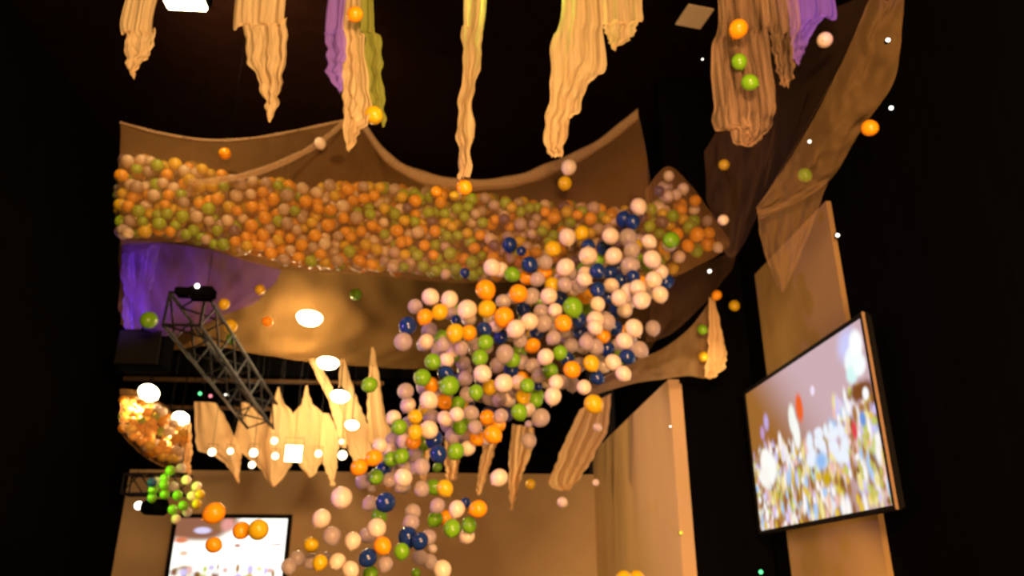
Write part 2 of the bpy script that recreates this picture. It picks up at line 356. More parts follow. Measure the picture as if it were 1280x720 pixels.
back_drape([(724, 512), (708, 548), (694, 580), (686, 606), (702, 612)], [(764, 492), (760, 535), (746, 562), (732, 588), (712, 613)], 'wide brownish gauze drape beside the right beige wall, last of the back row', seed=13, folds=3.5, Y=20.5)

# ------------------------------------------------------------------ lamps and fixtures
def plight(name, loc, e, c=(1, .72, .38), r=.15):
    l = bpy.data.lights.new(name, 'POINT'); l.energy = e; l.color = c; l.shadow_soft_size = r
    o = bpy.data.objects.new(name, l); COL.objects.link(o); o.location = loc; return o
def spot(name, loc, tgt, e, c, ang, blend=.5, r=.2):
    l = bpy.data.lights.new(name, 'SPOT'); l.energy = e; l.color = c; l.spot_size = math.radians(ang); l.spot_blend = blend; l.shadow_soft_size = r
    o = bpy.data.objects.new(name, l); COL.objects.link(o); o.location = loc
    o.rotation_euler = (Vector(tgt)-Vector(loc)).to_track_quat('-Z', 'Y').to_euler(); return o
def pendant(u, v, Y, wpx, label, energy, drop_to=14.47, tilt=-13):
    p = at(u, v, Y); r = wpx/2*depth(p)/F
    t = thing('pendant_lamp', p, label, 'lamp', 'bright pendant lamps')
    m = Matrix.Rotation(math.radians(tilt), 4, 'X')
    bm = bmesh.new(); lathe(bm, [(r*.9, .0), (r*1.0, .01), (r*.86, r*.3), (r*.45, r*.7), (r*.2, r*.85), (r*.2, r*1.1)], 24, m)
    link('shade', mesh(bm, 'shade', True), M['box'], t).matrix_parent_inverse = Matrix()
    bm = bmesh.new(); lathe(bm, [(r*.5, -r*.42), (r*.85, -r*.24), (r*.98, .0)], 24, m)
    link('lens', mesh(bm, 'lens', True), M['lamp'], t).matrix_parent_inverse = Matrix()
    bm = bmesh.new(); tubebm(bm, (0, 0, r*.7), (0, 0, drop_to-p.z), .015, 6)
    link('hanging_rod', mesh(bm, 'hanging_rod'), M['black'], t).matrix_parent_inverse = Matrix()
    plight('pendant_glow', p+Vector((0, -.45, -.5)), energy)
pendant(387, 397, 18.9, 33, 'bright warm pendant lamp glowing alone through the rear net, topmost of the middle ones', 520, tilt=-16)
pendant(410, 453, 20.3, 28, 'bright warm pendant lamp at the bottom hem of the rear net', 190, tilt=-16)
pendant(425, 495, 20.3, 24, 'bright warm pendant lamp in front of the tall glowing gauze spike', 80, tilt=-24)
pendant(440, 531, 20.3, 17, 'small bright pendant lamp lowest on the tall glowing gauze spike', 30, tilt=-30)
pendant(186, 491, 18.6, 26, 'bright warm pendant lamp over the small balloon bag at far left', 300, tilt=-45)
pendant(226, 523, 18.8, 22, 'bright pendant lamp at the right shoulder of the small balloon bag', 160, tilt=-40)
# rectangular ceiling fixture at the very top left
p = at(231, 2, 12.5); t = thing('ceiling_light', p, 'bright rectangular ceiling light at the top left between two gauze drapes', 'ceiling light')
box('housing', p+Vector((0, 0, .16)), (.86, .5, .2), M['box'], t, bevel=.02)
box('diffuser', p, (.76, .42, .12), M['lamp'], t, bevel=.03)
box('mounting_stem', p+Vector((0, 0, .9)), (.06, .06, 1.3), M['box'], t)
plight('ceiling_light_glow', p+Vector((0, 0, -.4)), 420, r=.25)
spot('ceiling_glow_fill', p+Vector((0, .5, -.35)), (p.x+.5, p.y+3.2, 14.5), 3800, (1, .5, .25), 95, .9)  # unseen spot added to make the brown glow by the ceiling light
# unlit pale panel at the top
p = at(868, 21, 13)
rot = Matrix.Rotation(math.radians(10), 3, 'Z')
t = thing('ceiling_panel', p, 'pale unlit square ceiling panel left of the balloon holding drape', 'panel')
box('face', p, (.58, .62, .04), M['white'], t, rot=rot)
box('back_tray', p+Vector((0, 0, .06)), (.54, .56, .08), M['box'], t, rot=rot)
box('mounting_stem', p+Vector((0, 0, .7)), (.05, .05, 1.2), M['box'], t)

# row of round stage lights under the rear drapes, hung from a pipe
G3 = 'small round lights along the back row of drapes'
def can(u, v, Y, wpx, label, mat='lamp_soft', square=False):
    p = at(u, v, Y); r = wpx/2*depth(p)/F
    t = thing('stage_light', p, label, 'stage light', G3)
    d = (CAM-p).normalized(); m = d.to_track_quat('Z', 'Y').to_matrix().to_4x4()
    if square:
        bm = bmesh.new(); boxbm(bm, m @ Vector((0, 0, -.1)), (r*2.02, r*2.02, .2), m.to_3x3())
        link('housing', mesh(bm, 'housing'), M['box'], t).matrix_parent_inverse = Matrix()
        bm = bmesh.new(); boxbm(bm, m @ Vector((0, 0, .02)), (r*1.95, r*1.95, .05), m.to_3x3())
        link('lens', mesh(bm, 'lens'), M['lamp'], t).matrix_parent_inverse = Matrix()
    else:
        bm = bmesh.new(); lathe(bm, [(r*.6, -r*2.6), (r*.95, -r*2.2), (r*1.08, -r*.3), (r*1.08, 0), (r*.95, .0)], 16, m)
        link('housing', mesh(bm, 'housing', True), M['box'], t).matrix_parent_inverse = Matrix()
        bm = bmesh.new(); lathe(bm, [(r*.97, 0), (r*.9, r*.2), (r*.5, r*.42)], 16, m)
        link('lens', mesh(bm, 'lens', True), M[mat], t).matrix_parent_inverse = Matrix()
    bm = bmesh.new(); tubebm(bm, m @ Vector((-r*1.15, 0, -r)), m @ Vector((-r*1.15, 0, -r))+Vector((0, 0, r*2)), .005, 6)
    tubebm(bm, m @ Vector((r*1.15, 0, -r)), m @ Vector((r*1.15, 0, -r))+Vector((0, 0, r*2)), .005, 6)
    tubebm(bm, m @ Vector((-r*1.2, 0, -r))+Vector((0, 0, r*2)), m @ Vector((r*1.2, 0, -r))+Vector((0, 0, r*2)), .005, 6)
    tubebm(bm, (0, 0, r), (0, 0, 14.47-p.z), .006, 5)
    link('yoke', mesh(bm, 'yoke'), M['steel'], t).matrix_parent_inverse = Matrix()
    return t
for u, v, w, lb in ((265, 565, 10, 'small round white light, leftmost along the back row of drapes'),
                    (288, 564, 8, 'small round white light, second from left along the back drapes'),
                    (317, 566, 11, 'small round white light near the truss-crossed drape, upper of two'),
                    (315, 581, 9, 'small round white light low near the truss-crossed drape, lower of two'),
                    (343, 551, 9, 'small round white light high on the sharp peaked drape'),
                    (344, 570, 9, 'small round white light directly left of the square bright light'),
                    (398, 567, 9, 'small round white light directly right of the square bright light'),
                    (428, 569, 12, 'round white light at the right end, in the gap before the glowing spike'),
                    (427, 552, 6, 'tiny round light just above the rightmost round white light')):
    can(u, v, 20.6, w, lb)
can(367, 567, 20.6, 20, 'square bright white light in the middle of the back drapes', square=True)
plight('square_light_glow', at(367, 560, 19.9), 60)
# small pilot lights
def pilot(u, v, pos, wpx, mat, label):
    r = .36*wpx*depth(pos)/F
    t = thing('pilot_light', pos, label, 'light')
    bm = bmesh.new(); bmesh.ops.create_uvsphere(bm, u_segments=12, v_segments=8, radius=r)
    link('bulb', mesh(bm, 'bulb', True), M[mat], t).matrix_parent_inverse = Matrix()
    bm = bmesh.new(); lathe(bm, [(r*1.2, r*.5), (r*1.3, r*1.0), (r*.8, r*2.4)], 12, Matrix.Rotation(math.radians(-90), 4, 'X'))
    link('socket', mesh(bm, 'socket', True), M['box'], t).matrix_parent_inverse = Matrix()
def atx(u, v, X):
    d = ray(u, v); return CAM+d*(X/d.x)
pilot(1047, 294, atx(1047, 294, 6.85), 6, 'led_white', 'tiny white light on the black wall right of the beige panel top')
pilot(1012, 177, atx(1012, 177, 6.6), 6, 'led_white', 'tiny white light showing against the diagonal net')
pilot(887, 339, at(887, 339, 16.8), 6, 'led_white', 'tiny white light just below the right end of the balloon pile')
pilot(878, 74, at(878, 74, 14), 3, 'led_white', 'very faint tiny light in the dark below the pale ceiling panel')
pilot(1110, 50, at(1110, 50, 8.2), 7, 'led_white', 'small warm light sparkling in the net at the upper right edge')
pilot(1114, 135, at(1114, 135, 8.6), 7, 'led_white', 'small warm light on the net edge above the lone orange balloon')
pilot(851, 666, at(851, 666, 16.9), 6, 'led_yellow', 'tiny yellow light on the edge of the right beige wall')
pilot(951, 715, at(951, 715, 16.9), 7, 'led_green', 'tiny green light low on the black wall under the big screen')
pilot(838, 533, at(838, 533, 16.9), 3, 'led_white', 'tiny warm light on the upper edge of the right beige wall')
pilot(250, 492, at(250, 492, 20), 6, 'led_green', 'tiny green light in the dark behind the truss')
pilot(263, 495, at(263, 495, 20), 6, 'led_red', 'tiny red light in the dark behind the truss')
pilot(283, 494, at(283, 494, 20), 7, 'led_white', 'tiny white light in the dark behind the truss, right of the red')

# ------------------------------------------------------------------ truss, pipes, fixtures on the left
def truss(P0, P1, s, bays, label, r=.035):
    P0, P1 = Vector(P0), Vector(P1); t = thing('lighting_truss', P0, label, 'truss')
    d = (P1-P0).normalized(); side = d.cross(Vector((0, 0, 1))).normalized(); up = side.cross(d)
    cs = [side*a*s/2+up*b*s/2 for a, b in ((-1, -1), (1, -1), (1, 1), (-1, 1))]
    for c in cs: tube('chord', P0+c, P1+c, r, M['steel'], t)
    L = (P1-P0)/bays
    for f in range(4):
        a, b = cs[f], cs[(f+1) % 4]
        for k in range(bays):
            q0, q1 = (a, b) if k % 2 == 0 else (b, a)
            tube('brace', P0+L*k+q0, P0+L*(k+1)+q1, r*.6, M['steel'], t, 6)
    for k in (0, 1): q = P0.lerp(P1, .15+.7*k); tube('suspension_cable', q+up*s/2, (q.x, q.y, 14.47), .008, M['black'], t, 5)
    for f in range(4): tube('end_bar', P0+cs[f], P0+cs[(f+1) % 4], r*.8, M['steel'], t, 6)
    return t
truss(at(231, 386, 14), at(328, 520, 20.6), .66, 10, 'black box truss running away from upper left down to the back drapes')
truss(at(158, 606, 18), at(236, 606, 18), .42, 4, 'short black horizontal truss below the small balloon bag at left', .025)
def pipe(u0, u1, v, Y, r, label, mat='pipe'):
    a, b = at(u0, v, Y), at(u1, v, Y); b.z = a.z
    t = thing('lighting_bar', a, label, 'pipe'); tube('tube', a, b, r, M[mat], t, 12)
    for k in range(5):
        q = a.lerp(b, (k+.5)/5); bm = bmesh.new(); boxbm(bm, q-a, (.05, .12, r*2.8)); tubebm(bm, q-a, q-a+Vector((0, 0, 14.47-q.z)), .008, 5)
        link('clamp', mesh(bm, 'clamp'), M['steel'], t).matrix_parent_inverse = Matrix()
pipe(155, 480, 473, 22.5, .07, 'long bronze pipe running level above the back row of drapes')
pipe(155, 350, 508, 22.3, .06, 'shorter bronze pipe running level behind the left drapes')
# dark beam above
p0, p1 = at(150, 458, 22.9), at(520, 462, 22.9)
b = box('beam', (p0+p1)/2, ((p1-p0).length, .5, .62), M['box'], bevel=.03); tag(b, 'dark boxed beam running across behind the rear net hem', 'beam')
# moving head at near end of truss
p = at(238, 366, 13.6)
t = thing('moving_light', p, 'black stage light fixed on the near end of the long truss', 'stage light')
box('base', p+Vector((-.12, 0, 0)), (.26, .26, .14), M['box'], t, bevel=.02)
box('head', p+Vector((.22, -.02, -.02)), (.46, .28, .24), M['box'], t, bevel=.05)
box('yoke', p+Vector((.03, 0, .0)), (.08, .2, .2), M['steel'], t, bevel=.01)
bm = bmesh.new(); bmesh.ops.create_uvsphere(bm, u_segments=10, v_segments=8, radius=.045, matrix=Matrix.Translation((.17, -.2, .06)))
link('indicator', mesh(bm, 'indicator', True), M['led_white'], t).matrix_parent_inverse = Matrix()
# black speaker box
p = at(181, 440, 17.2)
t = thing('hanging_speaker', p, 'black hanging box at the left edge under the violet lit drape', 'speaker')
box('cabinet', p, (1.0, .7, .85), M['box'], t, bevel=.04)
box('grille', p+Vector((0, -.37, 0)), (.9, .04, .75), M['frame'], t, bevel=.01)
box('hanging_bracket', p+Vector((0, 0, .55)), (.3, .1, .3), M['steel'], t)
# small black fixture with white lens on the short truss
p = at(194, 634, 17.8)
t = thing('stage_light', p, 'black stage light with tiny white lamp hanging under the short left truss', 'stage light')
bm = bmesh.new(); lathe(bm, [(.1, -.28), (.16, -.2), (.18, .2), (.15, .24)], 14, Matrix.Rotation(math.radians(90), 4, 'Y'))
link('housing', mesh(bm, 'housing', True), M['box'], t).matrix_parent_inverse = Matrix()
bm = bmesh.new(); bmesh.ops.create_uvsphere(bm, u_segments=10, v_segments=8, radius=.09, matrix=Matrix.Translation((-.34, -.02, .03)))
link('lens', mesh(bm, 'lens', True), M['led_white'], t).matrix_parent_inverse = Matrix()
bm = bmesh.new(); tubebm(bm, (0, 0, .1), (0, 0, .42), .03, 6)
link('clamp', mesh(bm, 'clamp'), M['steel'], t).matrix_parent_inverse = Matrix()

# small balloon bag at left
sb = sheet('small_balloon_net', [
    [(150, 486, 18.4), (170, 488, 18.4), (200, 503, 18.4), (222, 522, 18.4), (240, 540, 18.4)],
    [(150, 505, 17.9), (170, 510, 17.8), (195, 525, 17.8), (220, 540, 17.8), (240, 552, 17.9)],
    [(150, 530, 17.9), (168, 545, 17.7), (192, 560, 17.7), (215, 570, 17.7), (238, 570, 17.9)],
    [(150, 540, 18.6), (170, 562, 18.5), (192, 578, 18.5), (215, 586, 18.5), (236, 580, 18.5)],
], M['net'], nu=50, nv=24, wave=.1, seed=31)
tag(sb, 'small glowing net bag of balloons below the left lamps', 'net')
tag(drape('gauze_drape', [(229, 530), (230, 560), (228, 592)], [(239, 528), (240, 560), (239, 592)], 18.2, M['gauze_back'], folds=1.2, amp=.05, seed=3),
    'narrow cream gauze strip hanging right of the small balloon bag', 'drape')

# ------------------------------------------------------------------ screens
def sm(x, a, b):
    x = min(max((x-a)/(b-a), 0), 1); return x*x*(3-2*x)
def paint(name, w, h, nx, ny, fn, parent):
    bm = bmesh.new(); V = [[bm.verts.new(((i/nx-.5)*w, 0, (j/ny-.5)*h)) for i in range(nx+1)] for j in range(ny+1)]
    for j in range(ny):
        for i in range(nx): bm.faces.new((V[j][i], V[j][i+1], V[j+1][i+1], V[j+1][i]))
    me = mesh(bm, name); ca = me.color_attributes.new('Col', 'FLOAT_COLOR', 'POINT')
    base, L = fn; px = [[base(i/nx, j/ny) for i in range(nx+1)] for j in range(ny+1)]
    for (x, y, rx, ry, col, soft) in L:
        e = 1+soft
        for j in range(max(0, int((y-ry*e)*ny)), min(ny, int((y+ry*e)*ny)+1)+1):
            for i in range(max(0, int((x-rx*e)*nx)), min(nx, int((x+rx*e)*nx)+1)+1):
                q = math.hypot((i/nx-x)/rx, (j/ny-y)/ry)
                if q < e:
                    a = 1-sm(q, 1-soft, e); px[j][i] = tuple(p*(1-a)+r*a for p, r in zip(px[j][i], col))
    k = 0
    for row in px:
        for c in row: ca.data[k].color = (*c, 1); k += 1
    o = link(name, me, M['pic']); o.parent = parent; return o
def srgb(*c): return tuple((x/255)**2.2 for x in c)
def blobs(base, L): return base, L
rnd = random.Random(5)
def base_r(s, t):
    a, b = srgb(158, 104, 48), srgb(205, 172, 178)
    k = sm(s+.55*(t-.6), .22, .72); return tuple(x*(1-k)+y*k for x, y in zip(a, b))
L = []
cols = [srgb(255, 250, 245)]*7+[srgb(215, 200, 250)]*4+[srgb(170, 118, 66)]*7+[srgb(230, 190, 60)]*3+[srgb(240, 190, 180)]*5+[srgb(170, 205, 245)]*3+[srgb(140, 90, 45)]*5+[srgb(195, 205, 90)]*2+[srgb(245, 228, 150)]*3
for k in range(950):
    s = rnd.random(); top = .50+.05*math.sin(s*9)+(.10 if s > .72 else 0); t = rnd.random()**.8*top
    L.append((s, t, rnd.uniform(.007, .017), rnd.uniform(.018, .06), rnd.choice(cols), .7))
for k in range(26): L.append((rnd.uniform(.5, .8), rnd.uniform(.3, .52), rnd.uniform(.015, .03), rnd.uniform(.025, .05), srgb(238, 244, 255), .6))
for k in range(14): L.append((rnd.uniform(.84, .97), rnd.uniform(.05, .4), rnd.uniform(.006, .012), rnd.uniform(.015, .035), srgb(200, 192, 90), .9))
L += [(.13, .46, .055, .085, srgb(255, 252, 245), .25), (.17, .40, .06, .10, srgb(255, 255, 250), .3), (.11, .36, .05, .08, srgb(252, 250, 240), .3), (.29, .54, .018, .07, srgb(250, 240, 235), .4), (.32, .47, .015, .06, srgb(245, 235, 235), .4),
      (.42, .65, .03, .10, srgb(245, 248, 238), .3), (.44, .55, .028, .10, srgb(250, 250, 244), .3), (.49, .70, .028, .09, srgb(240, 100, 42), .35),
      (.18, .72, .022, .055, srgb(195, 170, 225), .6), (.13, .66, .02, .045, srgb(195, 155, 205), .6), (.61, .76, .016, .03, srgb(245, 225, 245), .4),
      (.60, .33, .04, .05, srgb(150, 190, 240), .6), (.62, .22, .03, .05, srgb(205, 165, 20), .6),
      (.93, .62, .075, .05, srgb(128, 75, 38), .4), (.95, .595, .018, .035, srgb(255, 255, 255), .35), (.91, .47, .018, .04, srgb(110, 150, 220), .5),
      (.85, .43, .016, .05, srgb(225, 70, 80), .5), (.89, .90, .06, .09, srgb(205, 205, 250), .6), (.91, .80, .055, .085, srgb(246, 255, 255), .25), (.94, .88, .04, .08, srgb(255, 255, 255), .3), (.89, .73, .035, .05, srgb(215, 250, 246), .4), (.94, .76, .04, .06, srgb(250, 255, 255), .3)]
def screen(name, c, w, h, rz, fn, label, side_mat, f=.07):
    t = thing(name, c, label, 'screen'); t.rotation_euler = (0, 0, rz)
    pc = paint('picture', w, h, 240, 134, fn, t); pc.location = (0, -.045, 0)
    for nm, cc, ss, mm in (('frame_rail', (0, -.02, h/2+f/2), (w+2*f, .12, f), M['frame']), ('frame_rail', (0, -.02, -h/2-f/2), (w+2*f, .12, f), M['frame']),
                       ('frame_stile', (-w/2-f/2, -.02, 0), (f, .12, h), M['frame']), ('frame_stile', (w/2+f/2, -.02, 0), (f, .12, h), M['frame'])):
        o = box(nm, (0, 0, 0), ss, mm, bevel=.008); o.parent = t; o.location = cc
    if side_mat:
        o = box('edge_strip', (0, 0, 0), (.02, .05, h+2*f), side_mat, bevel=.008); o.parent = t; o.location = (w/2+f+.011, -.055, 0)
    o = box('back_panel', (0, 0, 0), (w+f, .08, h+f), M['frame']); o.parent = t; o.location = (0, .06, 0)
    for sx in (-.3, .3):
        o = box('wall_bracket', (0, 0, 0), (.1, .2, .5), M['steel']); o.parent = t; o.location = (w*sx, .17, h*.3)
    return t
screen('wall_screen', (6.55, 13.93, 4.25), 5.22, 2.92, -math.pi/2, blobs(base_r, L), 'large framed wall screen at right showing a crowd and a pale wall', M['gold'])
pl = bpy.data.lights.new('screen_glow', 'AREA'); pl.energy = 30; pl.size = 3; pl.color = (1, .9, .85)
po = bpy.data.objects.new('screen_glow', pl); COL.objects.link(po); po.location = (6.3, 13.9, 4.2); po.rotation_euler = (0, math.radians(90), 0)
def base_l(s, t): return (1.6, 1.55, 1.4)
br = srgb(150, 100, 75)
LL = [(.12, .88, .30, .22, br, .3), (.26, .82, .20, .16, br, .4), (.42, .95, .14, .14, srgb(150, 105, 60), .4), (.24, .81, .075, .05, srgb(225, 215, 250), .3), (.06, .66, .06, .05, srgb(225, 130, 90), .5),
      (.10, .46, .04, .04, srgb(240, 200, 170), .5), (.46, .90, .06, .1, srgb(235, 160, 150), .5), (.57, .58, .03, .03, srgb(200, 140, 130), .5), (.92, .60, .06, .012, srgb(170, 130, 130), .5),
      (.12, .22, .06, .06, srgb(190, 150, 110), .6), (.42, .24, .012, .07, srgb(160, 140, 110), .5), (.24, .12, .1, .05, srgb(220, 220, 140), .6), (.7, .08, .1, .05, srgb(180, 150, 110), .6)]
for k in range(40): LL.append((rnd.random(), rnd.uniform(0, .25), rnd.uniform(.015, .04), rnd.uniform(.03, .07), rnd.choice(cols), .6))
screen('projection_screen', (-7.02, 26.85, 2.83), 3.5, 2.0, 0, blobs(base_l, LL), 'overexposed bright white screen on the back wall at lower left', None, .13)

# ------------------------------------------------------------------ balloons
def balloon_mesh(key):
    bm = bmesh.new(); prof = []
    for k in range(13):
        a = math.pi*k/12; z = -math.cos(a); r = math.sin(a)
        if z < 0: r *= (1-.10*z*z); z *= 1.10
        prof.append((max(r, .012)*.97, z))
    prof = [(.05, -1.24), (.075, -1.20), (.03, -1.13)]+prof[0:1]+prof[1:]
    lathe(bm, prof, 20)
    me = mesh(bm, 'balloon_'+key, True); me.materials.append(BM[key]); return me
BME = {k: balloon_mesh(k) for k in BM}
# cascade: u v diameter, by colour
DATA = {
'W': '709 296 21,763 295 21,735 320 23,767 320 21,798 258 20,811 302 18,815 324 22,824 261 17,849 321 15,817 350 21,825 368 20,615 334 21,626 337 16,707 334 22,686 370 21,717 360 17,730 349 18,732 342 16,538 371 21,562 374 21,584 387 24,620 406 15,533 427 17,662 402 21,694 388 18,645 411 22,747 380 18,744 400 22,786 365 22,774 372 20,802 375 22,797 360 20,781 388 15,764 357 14,744 409 18,792 410 22,780 426 20,766 453 20,779 467 19,603 467 22,630 479 23,536 500 22,510 506 17,682 446 20,648 478 15,695 478 18,691 495 21,730 484 18,661 530 9,747 534 11,492 522 18,536 537 22,571 518 18,505 551 15,487 563 16,504 597 22,427 622 26,624 597 21,571 636 20,402 648 22,441 676 20,422 702 20,471 660 23,438 712 20,541 686 11,553 712 22,584 670 13,475 557 18,566 437 15,702 349 16,558 450 14,660 512 15,556 523 16,585 560 14,826 340 16,790 330 17',
'C': '785 297 22,790 313 20,787 332 22,682 328 18,672 349 18,665 370 20,706 356 18,519 383 18,504 427 22,537 412 17,555 430 18,548 437 14,577 435 18,677 390 20,680 404 20,692 422 18,725 356 20,756 398 18,735 424 18,710 415 16,759 402 20,816 410 14,733 428 18,799 437 21,744 433 20,714 432 16,507 489 20,579 454 13,582 473 15,631 442 22,611 497 15,584 493 15,650 426 18,652 452 16,666 457 16,622 456 16,674 469 16,715 480 16,646 488 15,624 499 16,626 520 18,676 522 22,661 550 13,589 516 18,594 534 18,566 544 16,580 545 15,540 521 14,491 550 17,518 568 17,454 601 14,487 600 17,527 583 20,527 611 19,463 629 17,465 611 9,547 632 18,415 670 22,408 696 12,372 698 14,389 702 13,361 708 16,459 669 15,482 705 18,516 640 20,514 653 20,536 671 16,525 697 16,537 702 15,560 532 13',
'O': '607 362 24,648 367 23,659 347 14,681 341 13,531 396 19,630 396 24,586 416 19,704 404 21,754 420 16,715 462 21,539 481 17,555 502 16,666 432 15,609 522 14,616 543 22,517 552 16,596 547 16,449 584 20,467 572 20,598 636 21,556 647 13,478 682 21,846 293 16,886 291 14,852 262 14,869 251 14,860 307 15,885 305 18',
'Y': '691 311 20,690 356 16,550 390 20,609 386 22,569 416 22,739 454 20,612 484 14,654 496 17,742 505 23,519 521 18,519 540 18,556 610 20,389 681 15,400 703 18,727 291 18,836 281 15,854 274 13,841 335 14,826 292 15',
'G': '640 343 16,607 428 19,716 384 24,541 452 20,528 472 21,562 482 24,600 447 20,566 444 13,595 490 18,572 505 14,700 441 18,641 450 14,688 463 14,659 482 18,669 501 15,649 515 20,499 534 19,575 533 14,570 564 20,502 570 17,489 574 15,470 596 16,542 609 13,547 584 11,463 717 14,474 645 16,502 689 19,544 649 17,565 660 21,586 656 17,839 300 20,870 312 17,835 297 16,867 276 16,841 270 15,462 481 19,520 716 11',
'B': '780 274 20,791 277 18,834 317 18,755 310 16,735 308 18,819 280 14,827 336 14,833 352 14,662 331 20,700 373 15,581 341 12,637 306 14,652 314 12,510 407 22,570 400 12,605 412 19,626 421 16,654 386 17,724 400 18,725 415 16,671 416 15,747 362 19,747 339 20,763 341 17,776 351 17,791 347 18,762 372 13,770 388 16,769 410 14,759 436 17,784 446 19,746 472 18,557 467 20,709 449 13,639 462 16,672 482 12,543 549 22,548 567 21,480 586 14,482 628 24,582 628 12,510 671 24,525 676 20,460 697 22',
}
CNAME = dict(W='white', C='clear', O='orange', Y='yellow', G='green', B='navy')
BAL = []
for k, s in DATA.items():
    for e in s.split(','):
        u, v, d = map(float, e.split()); BAL.append([k, u, v, d])
# faint ones at the right end of the pile
PILE = [('W', 836, 220, 13), ('B', 824, 239, 12), ('W', 836, 245, 12), ('W', 854, 236, 14), ('W', 846, 243, 12), ('W', 868, 262, 11), ('W', 897, 309, 12), ('C', 884, 276, 12)]
BAL += [list(x) for x in PILE]
def baseY(u, v):
    for (v0, y0), (v1, y1) in zip(((200, 15), (260, 14.2), (350, 12.6), (450, 12.0), (600, 11.4), (720, 10.8)), ((260, 14.2), (350, 12.6), (450, 12.0), (600, 11.4), (720, 10.8), (800, 10.5))):
        if v0 <= v <= v1: return y0+(y1-y0)*(v-v0)/(v1-v0)
    return 12
rb = random.Random(3); items = []
for k, u, v, d in BAL:
    if u > 812 and v < 340 and d < 18.5 or (k, u, v, d) in PILE: Y, dd = 15.0+rb.uniform(-.2, .4), max(d, 13)
    else:
        Y = baseY(u, v)
        small = d < 17.5
        dd = 18.5 if small and d > 12 else d
        if small: Y += .55+.04*(17.5-d)
        if k == 'C': Y += .2
        if k == 'B': Y += .15
        if d < 12: Y += 3
    p = at(u, v, Y)
    items.append(dict(k=k, u=u, v=v, d=dd, p=p, r=1.07*dd/2*depth(p)/F))
# strays: colour, u, v, d, Y, label
STRAY = [('O', 281, 192, 15, 14.2, 'lone orange balloon against the dark upper part of the long net, at left'),
 ('O', 580, 234, 20, 9.6, 'lone orange balloon at the tip of the long thin centre drape'),
 ('W', 400, 179, 15, 14.3, 'lone pale balloon resting by the gathered fold of the long net'),
 ('W', 711, 209, 20, 13.8, 'lone pale balloon high on the right swag of the long net'),
 ('Y', 706, 229, 18, 14.0, 'lone yellow balloon just below the pale one on the right swag'),
 ('O', 923, 36, 24, 8.7, 'orange balloon in the see-through drape at upper right'),
 ('G', 924, 77, 20, 8.85, 'upper green balloon in the see-through drape at upper right'),
 ('G', 937, 103, 21, 8.7, 'lower green balloon in the see-through drape at upper right'),
 ('Y', 467, 144, 24, 9.05, 'yellow balloon at the lower end of the yellow green lit drape'),
 ('O', 444, 18, 20, 8.75, 'orange balloon high up against the violet lit drape'),
 ('W', 1031, 50, 20, 9.6, 'pale balloon in the dark left of the diagonal net'),
 ('O', 1087, 160, 21, 8.9, 'lone orange balloon under the edge of the diagonal net'),
 ('Y', 905, 206, 14, 12.9, 'dim olive balloon above the right end of the pile'),
 ('G', 1006, 219, 18, 10.7, 'dim green balloon behind the lower diagonal net'),
 ('W', 904, 275, 14, 12.0, 'pale balloon just right of the pile in the dim net'),
 ('O', 268, 641, 27, 10.9, 'large orange balloon at the top edge of the bright white screen'),
 ('O', 302, 663, 22, 10.9, 'orange balloon before the white screen, touching a yellow one'),
 ('Y', 323, 662, 26, 10.7, 'large yellow balloon before the white screen'),
 ('O', 267, 681, 20, 11.4, 'amber balloon lowest before the white screen'),
 ('G', 186, 400, 22, 16.0, 'dim green balloon at far left near the violet lit drape'),
 ('Y', 280, 380, 14, 16.3, 'dim yellow balloon right of the truss light, upper of two'),
 ('Y', 288, 408, 17, 16.4, 'yellow balloon right of the truss, above a small green one'),
 ('G', 289, 423, 13, 16.3, 'small bright green balloon right of the truss'),
 ('O', 334, 402, 13, 17.2, 'dim orange balloon left of the topmost pendant lamp'),
 ('Y', 325, 362, 13, 16.5, 'dim pale yellow balloon above and right of the truss light'),
 ('G', 445, 368, 15, 17, 'dim green balloon alone on the rear net, left of cascade'),
 ('G', 878, 412, 13, 15.85, 'small green balloon in the brown swag at right'),
 ('Y', 879, 446, 13, 15.85, 'small yellow balloon in the brown swag at right'),
 ('Y', 918, 382, 14, 16.3, 'dim olive balloon right of the bright gauze tail'),
 ('O', 896, 369, 13, 15.7, 'small orange balloon at the top of the bright gauze tail'),
 ('Y', 663, 605, 13, 16.5, 'tiny yellow balloon against the back wall right of the long gauze tail'),
 ('W', 703, 628, 14, 15.8, 'small grey white balloon against the back wall, near the right corner'),
 ('Y', 780, 724, 22, 11.5, 'yellow balloon cut by the bottom edge, left of its twin'),
 ('Y', 796, 724, 22, 11.8, 'yellow balloon cut by the bottom edge, right of its twin'),
 ('W', 745, 603, 9, 17, 'tiny pale balloon by the wide brownish back drape')]
# green-lit trickle under the short truss
TRICK = [('G', 213, 588), ('C', 226, 585), ('G', 206, 598), ('C', 196, 602), ('G', 205, 606), ('W', 233, 600), ('G', 192, 612), ('G', 206, 618), ('C', 217, 608), ('W', 246, 608), ('G', 222, 619), ('W', 240, 620), ('Y', 250, 618), ('G', 190, 622), ('G', 229, 632), ('Y', 246, 630), ('G', 216, 637), ('C', 234, 640), ('W', 220, 649), ('B', 190, 603)]
for k, u, v in TRICK: items.append(dict(k=k, u=u, v=v, d=12, Y=17.3, trick=True))
for s in STRAY: items.append(dict(k=s[0], u=s[1], v=s[2], d=s[3], Y=s[4], label=s[5]))
for it in items:
    if 'p' not in it:
        it['p'] = at(it['u'], it['v'], it['Y']); it['r'] = it['d']/2*depth(it['p'])/F; it['fixed'] = 'label' in it
